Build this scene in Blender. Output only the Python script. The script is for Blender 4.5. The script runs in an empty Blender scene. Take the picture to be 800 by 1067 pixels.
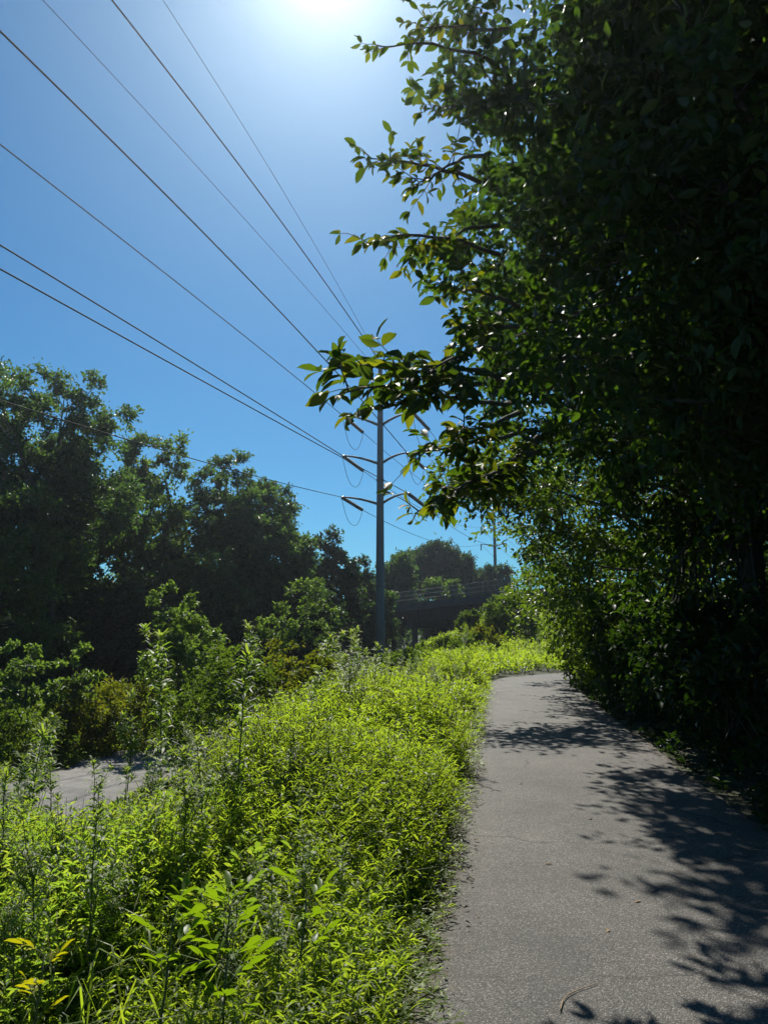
import bpy, math, random
import numpy as np

rng = np.random.default_rng(7)
random.seed(7)
S = bpy.context.scene
COL = S.collection
R = math.radians

# ------------------------------------------------------------------ camera numbers
EYE = 1.65
HAZE = 0.00038
FPX = 770.6
PITCH = R(9.2)


def at(px, py, Y):
    """world point on the sight line of photo pixel (px,py) at distance Y ahead"""
    dx, dy = px - 400.0, 533.5 - py
    fw = FPX * math.cos(PITCH) - dy * math.sin(PITCH)
    up = FPX * math.sin(PITCH) + dy * math.cos(PITCH)
    return np.array((dx / fw * Y, Y, EYE + up / fw * Y))


def slopes(px, py):
    p = at(px, py, 1.0)
    return p[0], p[2] - EYE


# ------------------------------------------------------------------ terrain
PSL = 0.154
PA = math.atan(PSL)
U = np.array((math.sin(PA), math.cos(PA)))
NL = np.array((-math.cos(PA), math.sin(PA)))
HALF = 1.27
C0 = np.array((-0.41 + HALF / math.cos(PA), 0.0))     # centre line at Y = 0
BEND = 24.0
ARC_R = 8.5
P0 = C0 + U * (BEND / U[1])
AC = P0 - NL * ARC_R
ARC = R(78)


def smooth(t):
    t = np.clip(t, 0, 1)
    return t * t * (3 - 2 * t)


def straight_lat(x, y):
    return (x - C0[0]) * NL[0] + (y - C0[1]) * NL[1]


def path_lat(x, y):
    """signed distance from the path's centre line, + to the left"""
    x = np.asarray(x, float); y = np.asarray(y, float)
    s = (x - P0[0]) * U[0] + (y - P0[1]) * U[1]
    lat = straight_lat(x, y)
    rx, ry = x - AC[0], y - AC[1]
    a = np.arctan2(rx * U[0] + ry * U[1], rx * NL[0] + ry * NL[1])
    lat_arc = np.hypot(rx, ry) - ARC_R
    u2 = U * math.cos(ARC) - NL * math.sin(ARC)
    n2 = NL * math.cos(ARC) + U * math.sin(ARC)
    e = AC + n2 * ARC_R
    lat2 = (x - e[0]) * n2[0] + (y - e[1]) * n2[1]
    return np.where(s <= 0, lat, np.where((a >= 0) & (a <= ARC), lat_arc, np.where(a > ARC, lat2, lat)))


def vnoise(x, y, seed=0):
    """cheap smooth noise in -1..1"""
    r = np.random.default_rng(100 + seed)
    out = np.zeros(np.shape(x))
    for k in range(6):
        a = r.uniform(0, 6.283); f = r.uniform(0.5, 1.6); ph = r.uniform(0, 6.283)
        out = out + np.sin((np.cos(a) * x + np.sin(a) * y) * f + ph)
    return out / 3.2


def ground_z(x, y):
    x = np.asarray(x, float); y = np.asarray(y, float)
    el = straight_lat(x, y) - HALF
    w = 7.0 + 0.22 * np.clip(y - 30, 0, 60)
    z = -2.2 * smooth((el - 0.9) / w)
    z = z + 3.6 * np.exp(-(((x - 15.5) / 9.5) ** 2 + ((y - 68) / 15.0) ** 2))
    lat = path_lat(x, y)
    off = np.abs(lat) - HALF
    rough = 0.10 * vnoise(x * 0.9, y * 0.9, 1) + 0.05 * vnoise(x * 2.7, y * 2.7, 2)
    z = z + rough * smooth((off - 0.3) / 2.5)
    z = z - 0.03 * smooth((0.5 - off) / 0.4)
    road = np.abs(el - road_el(y))
    z = np.where(road < 3.2, z * 1.0 - 0.0, z)
    z = z - 0.10 * smooth((2.6 - road) / 0.8)
    return z


def road_el(y):
    return 10.4 + 0.22 * np.clip(np.asarray(y, float) - 30, 0, 60)


def gz(x, y):
    return float(ground_z(x, y))


# ------------------------------------------------------------------ mesh helpers
class MB:
    """collects vertices and faces; build() links them as ONE mesh object"""
    def __init__(self):
        self.v = []; self.f3 = []; self.f4 = []; self.n = 0

    def add(self, v, tris=None, quads=None):
        v = np.asarray(v, float).reshape(-1, 3)
        if tris is not None and len(tris):
            self.f3.append(np.asarray(tris, int).reshape(-1, 3) + self.n)
        if quads is not None and len(quads):
            self.f4.append(np.asarray(quads, int).reshape(-1, 4) + self.n)
        self.v.append(v); self.n += len(v)

    def mesh(self, name, mat, smooth_shade=True):
        me = bpy.data.meshes.new(name)
        v = np.concatenate(self.v) if self.v else np.zeros((0, 3))
        t = np.concatenate(self.f3) if self.f3 else np.zeros((0, 3), int)
        q = np.concatenate(self.f4) if self.f4 else np.zeros((0, 4), int)
        me.vertices.add(len(v)); me.vertices.foreach_set('co', v.astype(np.float32).ravel())
        nl = t.size + q.size
        me.loops.add(nl)
        me.loops.foreach_set('vertex_index', np.concatenate((t.ravel(), q.ravel())).astype(np.int32))
        npol = len(t) + len(q)
        me.polygons.add(npol)
        starts = np.concatenate((np.arange(len(t)) * 3, t.size + np.arange(len(q)) * 4)).astype(np.int32)
        me.polygons.foreach_set('loop_start', starts)
        me.polygons.foreach_set('use_smooth', np.full(npol, smooth_shade, dtype=bool))
        me.update(calc_edges=True)
        if mat: me.materials.append(mat)
        return me

    def build(self, name, mat, parent=None, loc=None, smooth_shade=True):
        o = bpy.data.objects.new(name, self.mesh(name, mat, smooth_shade))
        COL.objects.link(o)
        if parent is not None: o.parent = parent
        if loc is not None: o.location = loc
        return o

    # shapes
    def tube(self, pts, rad, sides=6, cap=True):
        pts = np.asarray(pts, float)
        n = len(pts)
        rad = np.full(n, rad, float) if np.isscalar(rad) else np.asarray(rad, float)
        tan = np.gradient(pts, axis=0)
        tan /= np.linalg.norm(tan, axis=1)[:, None] + 1e-9
        ref = np.array((0, 0, 1.0)) if abs(tan[0, 2]) < 0.9 else np.array((1.0, 0, 0))
        a = np.cross(tan, ref); a /= np.linalg.norm(a, axis=1)[:, None] + 1e-9
        b = np.cross(tan, a)
        th = np.arange(sides) / sides * 2 * np.pi
        ring = a[:, None, :] * np.cos(th)[None, :, None] + b[:, None, :] * np.sin(th)[None, :, None]
        v = pts[:, None, :] + ring * rad[:, None, None]
        i = np.arange(n - 1)[:, None] * sides; j = np.arange(sides)[None, :]; k = (j + 1) % sides
        q = np.stack((i + j, i + k, i + sides + k, i + sides + j), -1).reshape(-1, 4)
        v = v.reshape(-1, 3)
        t = None
        if cap:
            v = np.concatenate((v, pts[:1], pts[-1:]))
            c0, c1 = n * sides, n * sides + 1
            jj = np.arange(sides); kk = (jj + 1) % sides
            t = np.concatenate((np.stack((np.full(sides, c0), kk, jj), -1),
                                np.stack((np.full(sides, c1), (n - 1) * sides + jj, (n - 1) * sides + kk), -1)))
        self.add(v, t, q)

    def box(self, c, size, ax=None):
        c = np.asarray(c, float); s = np.asarray(size, float) / 2
        ax = np.eye(3) if ax is None else np.asarray(ax, float)
        sg = np.array([(x, y, z) for x in (-1, 1) for y in (-1, 1) for z in (-1, 1)], float)
        v = c + (sg * s) @ ax
        self.add(v, None, [(0, 1, 3, 2), (4, 6, 7, 5), (0, 4, 5, 1), (2, 3, 7, 6), (0, 2, 6, 4), (1, 5, 7, 3)])

    def leaves(self, pos, d, nrm, length, ratio=0.4, kind='simple', fold=0.25, droop=0.12):
        """pos: leaf base (N,3); d: direction; nrm: rough normal; one small mesh island per leaf"""
        N = len(pos)
        if N == 0: return
        length = np.broadcast_to(np.asarray(length, float), (N,))[:, None]
        d = d / (np.linalg.norm(d, axis=1)[:, None] + 1e-9)
        s = np.cross(d, nrm); s /= np.linalg.norm(s, axis=1)[:, None] + 1e-9
        n = np.cross(s, d)
        if kind == 'simple':
            prof = [(0, 0, 0), (0.42, 0.5, fold), (1, 0, -droop), (0.42, -0.5, fold)]
            tris = [(0, 1, 2), (0, 2, 3)]; quads = None
        elif kind == 'blade':
            prof = [(0, .22, 0), (0, -.22, 0), (0.4, .5, .10), (0.4, -.5, .10), (0.75, .36, 0), (0.75, -.36, 0), (1, 0, -droop * 1.6)]
            tris = [(4, 5, 6)]; quads = [(0, 1, 3, 2), (2, 3, 5, 4)]
        else:  # 'broad' : oval pointed leaf folded along its midrib
            prof = [(0, 0, 0), (0.22, .36, fold * .8), (0.22, 0, 0.03), (0.22, -.36, fold * .8),
                    (0.52, .5, fold), (0.52, 0, 0.02), (0.52, -.5, fold), (0.8, .30, fold * .3), (0.8, 0, -droop * .5), (0.8, -.30, fold * .3), (1.0, 0, -droop)]
            tris = [(0, 2, 1), (0, 3, 2), (7, 8, 10), (8, 9, 10)]
            quads = [(1, 2, 5, 4), (2, 3, 6, 5), (4, 5, 8, 7), (5, 6, 9, 8)]
        P = np.array(prof, float)
        K = len(P)
        rat = np.broadcast_to(np.asarray(ratio, float), (N,))[:, None]
        v = (pos[:, None, :] + d[:, None, :] * (P[None, :, 0, None] * length[:, None, :])
             + s[:, None, :] * (P[None, :, 1, None] * (length * rat)[:, None, :])
             + n[:, None, :] * (np.where(P[None, :, 1] != 0, P[None, :, 2] * rat, P[None, :, 2])[:, :, None] * length[:, None, :]))
        base = (np.arange(N) * K)[:, None, None]
        self.add(v.reshape(-1, 3), (np.array(tris)[None] + base).reshape(-1, 3),
                 None if quads is None else (np.array(quads)[None] + base).reshape(-1, 4))


def unit(n):
    v = rng.normal(size=(n, 3)); return v / np.linalg.norm(v, axis=1)[:, None]


def tag(o, label=None, cat=None, group=None, kind=None):
    if label: o['label'] = label
    if cat: o['category'] = cat
    if group: o['group'] = group
    if kind: o['kind'] = kind
    return o


def thing(name, loc, label, cat, group=None, rz=0.0):
    o = bpy.data.objects.new(name, None); COL.objects.link(o)
    o.empty_display_size = 0.3
    o.location = loc; o.rotation_euler = (0, 0, rz)
    return tag(o, label, cat, group)


def copy_tree(o, loc, rz=0.0, scale=1.0, tilt=(0, 0), label=None, group=None):
    c = o.copy(); COL.objects.link(c)
    c.location = loc; c.rotation_euler = (tilt[0], tilt[1], rz); c.scale = (scale,) * 3
    if label: c['label'] = label
    if group: c['group'] = group
    for ch in list(o.children):
        k = ch.copy(); COL.objects.link(k); k.parent = c
    return c


# ------------------------------------------------------------------ materials
def new_mat(name):
    m = bpy.data.materials.new(name); m.use_nodes = True
    nt = m.node_tree; nt.nodes.clear()
    out = nt.nodes.new('ShaderNodeOutputMaterial')
    return m, nt, out


def ramp(nt, stops):
    r = nt.nodes.new('ShaderNodeValToRGB')
    el = r.color_ramp.elements
    while len(el) < len(stops): el.new(0.5)
    for e, (p, c) in zip(el, stops):
        e.position = p; e.color = (*c, 1)
    return r


def leaf_mat(name, cols, trans=(1.6, 2.0, 0.45), mix=0.45, rough=0.45, spec=0.4):
    m, nt, out = new_mat(name)
    N = nt.nodes.new; L = nt.links.new
    geo = N('ShaderNodeNewGeometry')
    n = len(cols)
    rp = ramp(nt, [((i + 0.5) / n, c) for i, c in enumerate(cols)])
    L(geo.outputs['Random Per Island'], rp.inputs[0])
    tc = N('ShaderNodeTexCoord'); nz = N('ShaderNodeTexNoise'); nz.inputs['Scale'].default_value = 0.7
    L(tc.outputs['Object'], nz.inputs['Vector'])
    hsv = N('ShaderNodeHueSaturation')
    mr = N('ShaderNodeMapRange'); mr.inputs[1].default_value = .3; mr.inputs[2].default_value = .7; mr.inputs[3].default_value = .7; mr.inputs[4].default_value = 1.3
    L(nz.outputs['Fac'], mr.inputs[0]); L(mr.outputs[0], hsv.inputs['Value']); L(rp.outputs[0], hsv.inputs['Color'])
    mul = N('ShaderNodeMix'); mul.data_type = 'RGBA'; mul.blend_type = 'MULTIPLY'; mul.inputs['Factor'].default_value = 1
    L(hsv.outputs[0], mul.inputs['A']); mul.inputs['B'].default_value = (*trans, 1); mul.clamp_result = False
    p = N('ShaderNodeBsdfPrincipled'); p.inputs['Roughness'].default_value = rough
    p.inputs['Specular IOR Level'].default_value = spec
    L(hsv.outputs[0], p.inputs['Base Color'])
    t = N('ShaderNodeBsdfTranslucent'); L(mul.outputs['Result'], t.inputs['Color'])
    mx = N('ShaderNodeMixShader'); mx.inputs[0].default_value = mix
    L(p.outputs[0], mx.inputs[1]); L(t.outputs[0], mx.inputs[2]); L(mx.outputs[0], out.inputs['Surface'])
    return m


def noise_mat(name, c0, c1, scale=6.0, rough=0.9, bump=0.3, detail=6, stretch=None, bscale=None, spec=0.3, metallic=0.0):
    m, nt, out = new_mat(name)
    N = nt.nodes.new; L = nt.links.new
    tc = N('ShaderNodeTexCoord'); mp = N('ShaderNodeMapping')
    if stretch: mp.inputs['Scale'].default_value = stretch
    L(tc.outputs['Object'], mp.inputs['Vector'])
    nz = N('ShaderNodeTexNoise'); nz.inputs['Scale'].default_value = scale; nz.inputs['Detail'].default_value = detail
    L(mp.outputs[0], nz.inputs['Vector'])
    rp = ramp(nt, [(0.3, c0), (0.7, c1)]); L(nz.outputs['Fac'], rp.inputs[0])
    p = N('ShaderNodeBsdfPrincipled'); p.inputs['Roughness'].default_value = rough
    p.inputs['Specular IOR Level'].default_value = spec; p.inputs['Metallic'].default_value = metallic
    L(rp.outputs[0], p.inputs['Base Color'])
    if bump:
        n2 = N('ShaderNodeTexNoise'); n2.inputs['Scale'].default_value = bscale or scale * 3; n2.inputs['Detail'].default_value = 5
        L(mp.outputs[0], n2.inputs['Vector'])
        b = N('ShaderNodeBump'); b.inputs['Strength'].default_value = bump; b.inputs['Distance'].default_value = 0.02
        L(n2.outputs['Fac'], b.inputs['Height']); L(b.outputs[0], p.inputs['Normal'])
    L(p.outputs[0], out.inputs['Surface'])
    return m


def asphalt_mat():
    m, nt, out = new_mat('asphalt')
    N = nt.nodes.new; L = nt.links.new
    tc = N('ShaderNodeTexCoord')
    fine = N('ShaderNodeTexVoronoi'); fine.inputs['Scale'].default_value = 150; L(tc.outputs['Object'], fine.inputs['Vector'])
    rp = ramp(nt, [(0.0, (.035, .033, .029)), (0.45, (.063, .0595, .0525)), (0.8, (.092, .0875, .078)), (1.0, (.20, .19, .172))])
    sep = N('ShaderNodeSeparateColor'); L(fine.outputs['Color'], sep.inputs[0]); L(sep.outputs[0], rp.inputs[0])
    big = N('ShaderNodeTexNoise'); big.inputs['Scale'].default_value = 0.9; big.inputs['Detail'].default_value = 7; big.inputs['Roughness'].default_value = .65
    L(tc.outputs['Object'], big.inputs['Vector'])
    brp = ramp(nt, [(0.3, (.66, .67, .67)), (0.7, (1.3, 1.28, 1.25))]); L(big.outputs['Fac'], brp.inputs[0])
    mul = N('ShaderNodeMix'); mul.data_type = 'RGBA'; mul.blend_type = 'MULTIPLY'; mul.inputs['Factor'].default_value = 1; mul.clamp_result = False
    L(rp.outputs[0], mul.inputs['A']); L(brp.outputs[0], mul.inputs['B'])
    # hairline cracks
    wn = N('ShaderNodeTexNoise'); wn.inputs['Scale'].default_value = 2.2; wn.inputs['Detail'].default_value = 6; L(tc.outputs['Object'], wn.inputs['Vector'])
    wv = N('ShaderNodeVectorMath'); wv.operation = 'MULTIPLY_ADD'; wv.inputs[1].default_value = (.55, .55, 0); L(wn.outputs['Color'], wv.inputs[0]); L(tc.outputs['Object'], wv.inputs[2])
    cr = N('ShaderNodeTexVoronoi'); cr.feature = 'DISTANCE_TO_EDGE'; cr.inputs['Scale'].default_value = .42; L(wv.outputs[0], cr.inputs['Vector'])
    crp = ramp(nt, [(0.0, (.35, .34, .33)), (0.011, (1, 1, 1))]); L(cr.outputs['Distance'], crp.inputs[0])
    m2 = N('ShaderNodeMix'); m2.data_type = 'RGBA'; m2.blend_type = 'MULTIPLY'; m2.clamp_result = False
    cm = N('ShaderNodeMapRange'); cm.inputs[1].default_value = .42; cm.inputs[2].default_value = .6; L(big.outputs['Fac'], cm.inputs[0]); L(cm.outputs[0], m2.inputs['Factor'])
    L(mul.outputs['Result'], m2.inputs['A']); L(crp.outputs[0], m2.inputs['B'])
    # soil and crumbs washed in from the edges
    at_ = N('ShaderNodeAttribute'); at_.attribute_name = 'across'
    ab = N('ShaderNodeMath'); ab.operation = 'ABSOLUTE'; L(at_.outputs['Fac'], ab.inputs[0])
    en = N('ShaderNodeTexNoise'); en.inputs['Scale'].default_value = 5; en.inputs['Detail'].default_value = 8; en.inputs['Roughness'].default_value = .7; L(tc.outputs['Object'], en.inputs['Vector'])
    ea = N('ShaderNodeMath'); ea.operation = 'MULTIPLY_ADD'; ea.inputs[1].default_value = .45; L(en.outputs['Fac'], ea.inputs[0]); L(ab.outputs[0], ea.inputs[2])
    em = N('ShaderNodeMapRange'); em.inputs[1].default_value = 1.12; em.inputs[2].default_value = 1.24; L(ea.outputs[0], em.inputs[0])
    m3 = N('ShaderNodeMix'); m3.data_type = 'RGBA'; m3.inputs['B'].default_value = (.055, .044, .030, 1); L(em.outputs[0], m3.inputs['Factor']); L(m2.outputs['Result'], m3.inputs['A'])
    p = N('ShaderNodeBsdfPrincipled'); p.inputs['Roughness'].default_value = .78; p.inputs['Specular IOR Level'].default_value = .35
    L(m3.outputs['Result'], p.inputs['Base Color'])
    b = N('ShaderNodeBump'); b.inputs['Strength'].default_value = .75; b.inputs['Distance'].default_value = .006
    inv = N('ShaderNodeMath'); inv.operation = 'SUBTRACT'; inv.inputs[0].default_value = 1; L(fine.outputs['Distance'], inv.inputs[1])
    L(inv.outputs[0], b.inputs['Height'])
    b2 = N('ShaderNodeBump'); b2.inputs['Strength'].default_value = .35; b2.inputs['Distance'].default_value = .03
    L(big.outputs['Fac'], b2.inputs['Height']); L(b2.outputs[0], b.inputs['Normal'])
    L(b.outputs[0], p.inputs['Normal']); L(p.outputs[0], out.inputs['Surface'])
    return m


M = {}
M['asphalt'] = asphalt_mat()
M['road'] = noise_mat('worn_concrete', (.10, .096, .09), (.18, .172, .16), 2.5, .9, .3)
M['soil'] = noise_mat('soil_and_moss', (.022, .022, .012), (.045, .055, .02), 3.0, .95, .6)
M['bark'] = noise_mat('bark', (.035, .028, .022), (.11, .095, .08), 9, .95, .8, stretch=(1, 1, .25))
M['twig'] = noise_mat('twig_bark', (.05, .04, .025), (.10, .08, .05), 20, .85, .3)
M['stem'] = noise_mat('weed_stem', (.06, .08, .025), (.13, .14, .05), 20, .8, .2)
M['steel'] = noise_mat('weathered_steel', (.085, .085, .088), (.14, .14, .142), 1.4, .6, .08, stretch=(1, 1, .3), spec=.5)
M['wire'] = noise_mat('wire', (.018, .018, .019), (.035, .035, .035), 3, .8, 0, spec=.1)
M['insulator'] = noise_mat('insulator', (.035, .03, .03), (.06, .055, .055), 5, .4, 0)
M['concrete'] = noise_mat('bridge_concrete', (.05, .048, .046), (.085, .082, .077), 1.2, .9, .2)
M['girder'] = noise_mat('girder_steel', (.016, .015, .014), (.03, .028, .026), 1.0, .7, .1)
M['rail'] = noise_mat('rail_steel', (.11, .115, .12), (.17, .17, .175), 3, .6, 0)

M['leaf_far'] = leaf_mat('leaf_woods', [(.036, .060, .032), (.050, .080, .036), (.044, .070, .038), (.070, .104, .042)], trans=(2.1, 2.6, .7), mix=.4, rough=.5, spec=.3)
M['leaf_far_warm'] = leaf_mat('leaf_woods_olive', [(.050, .080, .030), (.070, .104, .036), (.060, .090, .034), (.092, .130, .042)], trans=(2.1, 2.5, .7), mix=.4, rough=.5, spec=.3)
M['leaf_far_dark'] = leaf_mat('leaf_woods_dark', [(.024, .044, .024), (.034, .056, .026), (.030, .050, .030), (.044, .066, .028)], trans=(1.8, 2.2, .7), mix=.36, rough=.5, spec=.3)
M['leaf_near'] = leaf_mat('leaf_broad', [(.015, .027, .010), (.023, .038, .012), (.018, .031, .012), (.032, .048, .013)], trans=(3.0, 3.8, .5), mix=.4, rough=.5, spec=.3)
M['leaf_spray_lit'] = leaf_mat('leaf_spray_lit', [(.024, .044, .010), (.034, .056, .012), (.028, .048, .012), (.044, .064, .013), (.075, .080, .014)], trans=(3.2, 3.3, .5), mix=.46, rough=.55, spec=.2)  # brighter copy of the near tree's leaf, sunlit glow put into its colour
M['leaf_vine'] = leaf_mat('leaf_vine', [(.040, .064, .016), (.056, .082, .018), (.045, .070, .018), (.075, .100, .022)], trans=(2.6, 2.9, .5), mix=.46, rough=.45, spec=.35)
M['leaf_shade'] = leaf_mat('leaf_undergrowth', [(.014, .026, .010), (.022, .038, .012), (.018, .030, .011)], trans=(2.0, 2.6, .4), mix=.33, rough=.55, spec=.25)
M['grass'] = leaf_mat('leaf_stiltgrass', [(.085, .130, .026), (.105, .155, .030), (.115, .165, .032), (.14, .18, .042), (.090, .140, .026)], trans=(3.3, 3.15, .7), mix=.54, rough=.48, spec=.3)
M['weed'] = leaf_mat('leaf_weed', [(.065, .110, .032), (.080, .130, .034), (.070, .115, .036), (.105, .145, .040), (.12, .15, .050)], trans=(3.3, 3.2, .7), mix=.54, rough=.5, spec=.28)
M['weed_tip'] = leaf_mat('leaf_weed_tip', [(.13, .17, .055), (.15, .185, .065), (.12, .16, .05)], trans=(2.3, 2.4, .6), mix=.55, rough=.6, spec=.15)  # pale tips, lightened further for the sunlight they catch
M['broad_weed'] = leaf_mat('leaf_ragweed', [(.085, .15, .014), (.10, .17, .016), (.08, .14, .014)], trans=(2.5, 2.3, .4), mix=.52, rough=.45, spec=.35)
M['yellow_leaf'] = leaf_mat('leaf_yellow', [(.20, .20, .02), (.24, .23, .025), (.17, .18, .02)], trans=(2.4, 2.3, .3), mix=.5, spec=.2)
M['shrub'] = leaf_mat('leaf_shrub', [(.048, .080, .024), (.062, .095, .028), (.072, .095, .030), (.05, .075, .022)], trans=(2.4, 2.6, .45), mix=.42, rough=.55, spec=.25)
M['shrub_olive'] = leaf_mat('leaf_shrub_olive', [(.075, .100, .022), (.095, .112, .026), (.065, .09, .020), (.105, .10, .030)], trans=(2.6, 2.6, .4), mix=.42, rough=.55, spec=.25)
M['leaf_pale'] = leaf_mat('leaf_sapling', [(.085, .125, .042), (.105, .150, .05), (.07, .11, .038)], trans=(2.1, 2.3, .6), mix=.45, rough=.45, spec=.4)
M['straw'] = leaf_mat('straw', [(.20, .17, .09), (.28, .24, .13), (.16, .13, .07)], trans=(1.2, 1.1, .8), mix=.3, rough=.6, spec=.2)
M['litter'] = leaf_mat('litter', [(.06, .04, .022), (.10, .07, .035), (.05, .035, .02), (.16, .12, .06)], trans=(1.0, .9, .7), mix=.15, rough=.7, spec=.2)
M['dead_leaf'] = noise_mat('dead_leaf', (.16, .10, .05), (.34, .26, .15), 12, .8, .2)

# ------------------------------------------------------------------ world, sun, camera
SUN_AZ, SUN_EL = R(-5.5), R(46.8)                    # azimuth from +Y, + towards +X
sun_dir = np.array((math.sin(SUN_AZ) * math.cos(SUN_EL), math.cos(SUN_AZ) * math.cos(SUN_EL), math.sin(SUN_EL)))
w = bpy.data.worlds.new('World'); S.world = w; w.use_nodes = True
nt = w.node_tree; nt.nodes.clear()
sky = nt.nodes.new('ShaderNodeTexSky'); sky.sky_type = 'NISHITA'; sky.sun_disc = False
sky.sun_elevation = SUN_EL; sky.sun_rotation = SUN_AZ
sky.air_density = 1.0; sky.dust_density = 0.25; sky.ozone_density = 1.0; sky.altitude = 100
bg = nt.nodes.new('ShaderNodeBackground'); bg.inputs['Strength'].default_value = 0.057
wo = nt.nodes.new('ShaderNodeOutputWorld')
tint = nt.nodes.new('ShaderNodeMix'); tint.data_type = 'RGBA'; tint.blend_type = 'MULTIPLY'; tint.inputs['Factor'].default_value = 1; tint.clamp_result = False
tint.inputs['B'].default_value = (.24, .70, .98, 1)                 # a clear deep blue summer sky
nt.links.new(sky.outputs[0], tint.inputs['A']); 
# bright aureole of the sky round the sun
tcw = nt.nodes.new('ShaderNodeTexCoord'); dot = nt.nodes.new('ShaderNodeVectorMath'); dot.operation = 'DOT_PRODUCT'
dot.inputs[1].default_value = tuple(sun_dir); nt.links.new(tcw.outputs['Generated'], dot.inputs[0])
mx0 = nt.nodes.new('ShaderNodeMath'); mx0.operation = 'MAXIMUM'; mx0.inputs[1].default_value = 0; nt.links.new(dot.outputs['Value'], mx0.inputs[0])
acc = tint.outputs['Result']
for power, amount in ((500, 7.5), (110, 3.2), (24, .8)):
    pw = nt.nodes.new('ShaderNodeMath'); pw.operation = 'POWER'; pw.inputs[1].default_value = power; nt.links.new(mx0.outputs[0], pw.inputs[0])
    sc_ = nt.nodes.new('ShaderNodeVectorMath'); sc_.operation = 'SCALE'; sc_.inputs[0].default_value = (1.0 * amount, .99 * amount, .96 * amount); nt.links.new(pw.outputs[0], sc_.inputs['Scale'])
    ad = nt.nodes.new('ShaderNodeVectorMath'); ad.operation = 'ADD'; nt.links.new(acc, ad.inputs[0]); nt.links.new(sc_.outputs[0], ad.inputs[1])
    acc = ad.outputs[0]
nt.links.new(acc, bg.inputs['Color']); nt.links.new(bg.outputs[0], wo.inputs['Surface'])

sl = bpy.data.lights.new('sun', 'SUN'); sl.energy = 5.0; sl.angle = R(0.53); sl.color = (1.0, .95, .86)
so = bpy.data.objects.new('sun', sl); COL.objects.link(so)
from mathutils import Vector
so.rotation_euler = Vector(-sun_dir).to_track_quat('-Z', 'Y').to_euler()
so.location = (0, 0, 40)

cd = bpy.data.cameras.new('camera'); cam = bpy.data.objects.new('camera', cd); COL.objects.link(cam)
cd.sensor_fit = 'VERTICAL'; cd.sensor_height = 36; cd.sensor_width = 27; cd.lens = FPX / 1067 * 36
cam.location = (0, 0, EYE); cam.rotation_euler = (R(90) + PITCH, 0, 0); cd.clip_end = 5000; cd.clip_start = .05
S.camera = cam
S.view_settings.view_transform = 'Standard'; S.view_settings.look = 'None'
S.view_settings.exposure = 0.62; S.view_settings.gamma = 1
S.cycles.use_denoising = True
S.cycles.max_bounces = 6; S.cycles.diffuse_bounces = 4; S.cycles.glossy_bounces = 2; S.cycles.transmission_bounces = 4
S.cycles.transparent_max_bounces = 4; S.cycles.volume_bounces = 0
S.cycles.sample_clamp_indirect = 6

# ------------------------------------------------------------------ ground, path, road
def axis(parts):
    return np.unique(np.concatenate([np.arange(a, b, s) for a, b, s in parts]))


gx = axis([(-1500, -160, 120), (-160, -40, 8), (-40, -8, 1.2), (-8, 10, .35), (10, 40, 1.2), (40, 160, 8), (160, 1501, 120)])
gy = axis([(-300, -20, 40), (-20, 1, 1.5), (1, 36, .35), (36, 90, 1.2), (90, 200, 8), (200, 2000, 150)])
GX, GY = np.meshgrid(gx, gy)
GZ = ground_z(GX, GY)
nx, ny = len(gx), len(gy)
i = np.arange(ny - 1)[:, None] * nx; j = np.arange(nx - 1)[None, :]
q = np.stack((i + j, i + j + 1, i + nx + j + 1, i + nx + j), -1).reshape(-1, 4)
b = MB(); b.add(np.stack((GX, GY, GZ), -1).reshape(-1, 3), None, q)
tag(b.build('ground', M['soil']), kind='structure')


def ribbon(name, centre, half, mat, zoff, zfun, seed=0, across=7, wob=.05, camber=.02):
    c = np.asarray(centre, float)
    t = np.gradient(c, axis=0); t /= np.linalg.norm(t, axis=1)[:, None]
    nl = np.stack((-t[:, 1], t[:, 0]), -1)
    s = np.linspace(-1, 1, across)
    r = np.random.default_rng(seed)
    k = np.arange(len(c))
    el = half + wob * (np.sin(k * .35 + 1) * .5 + r.normal(size=len(c)) * .35)
    er = half + wob * (np.sin(k * .27 + 3) * .5 + r.normal(size=len(c)) * .35)
    wid = np.where(s[None] > 0, el[:, None], er[:, None]) * s[None]
    xy = c[:, None, :] + nl[:, None, :] * wid[:, :, None]
    z = zfun(xy[..., 0], xy[..., 1]) + zoff + camber * (1 - s[None] ** 2)
    v = np.concatenate((xy, z[..., None]), -1)
    n, m_ = len(c), across
    i = np.arange(n - 1)[:, None] * m_; j = np.arange(m_ - 1)[None]
    q = np.stack((i + j, i + m_ + j, i + m_ + j + 1, i + j + 1), -1).reshape(-1, 4)
    bb = MB(); bb.add(v.reshape(-1, 3), None, q)
    o = bb.build(name, mat)
    o.data.attributes.new('across', 'FLOAT', 'POINT').data.foreach_set('value', np.tile(s, n).astype(np.float32))
    return tag(o, kind='structure')


cl = [C0 + U * s for s in np.arange(-15, BEND / U[1], .2)]
for a in np.arange(0, ARC, .024):
    cl.append(AC + (NL * math.cos(a) + U * math.sin(a)) * ARC_R)
u2 = U * math.cos(ARC) - NL * math.sin(ARC)
for s in np.arange(0, 30, .4): cl.append(AC + (NL * math.cos(ARC) + U * math.sin(ARC)) * ARC_R + u2 * s)
ribbon('path', cl, HALF, M['asphalt'], .012, lambda x, y: np.zeros_like(x), 3)

rc = []
for y in np.arange(-10, 75, .5):
    e = float(road_el(y)) + HALF
    p = C0 + U * (y / U[1]) + NL * e
    rc.append(p)
ribbon('road', rc, 1.9, M['road'], .035, ground_z, 4, wob=.12, camber=.02)


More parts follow.
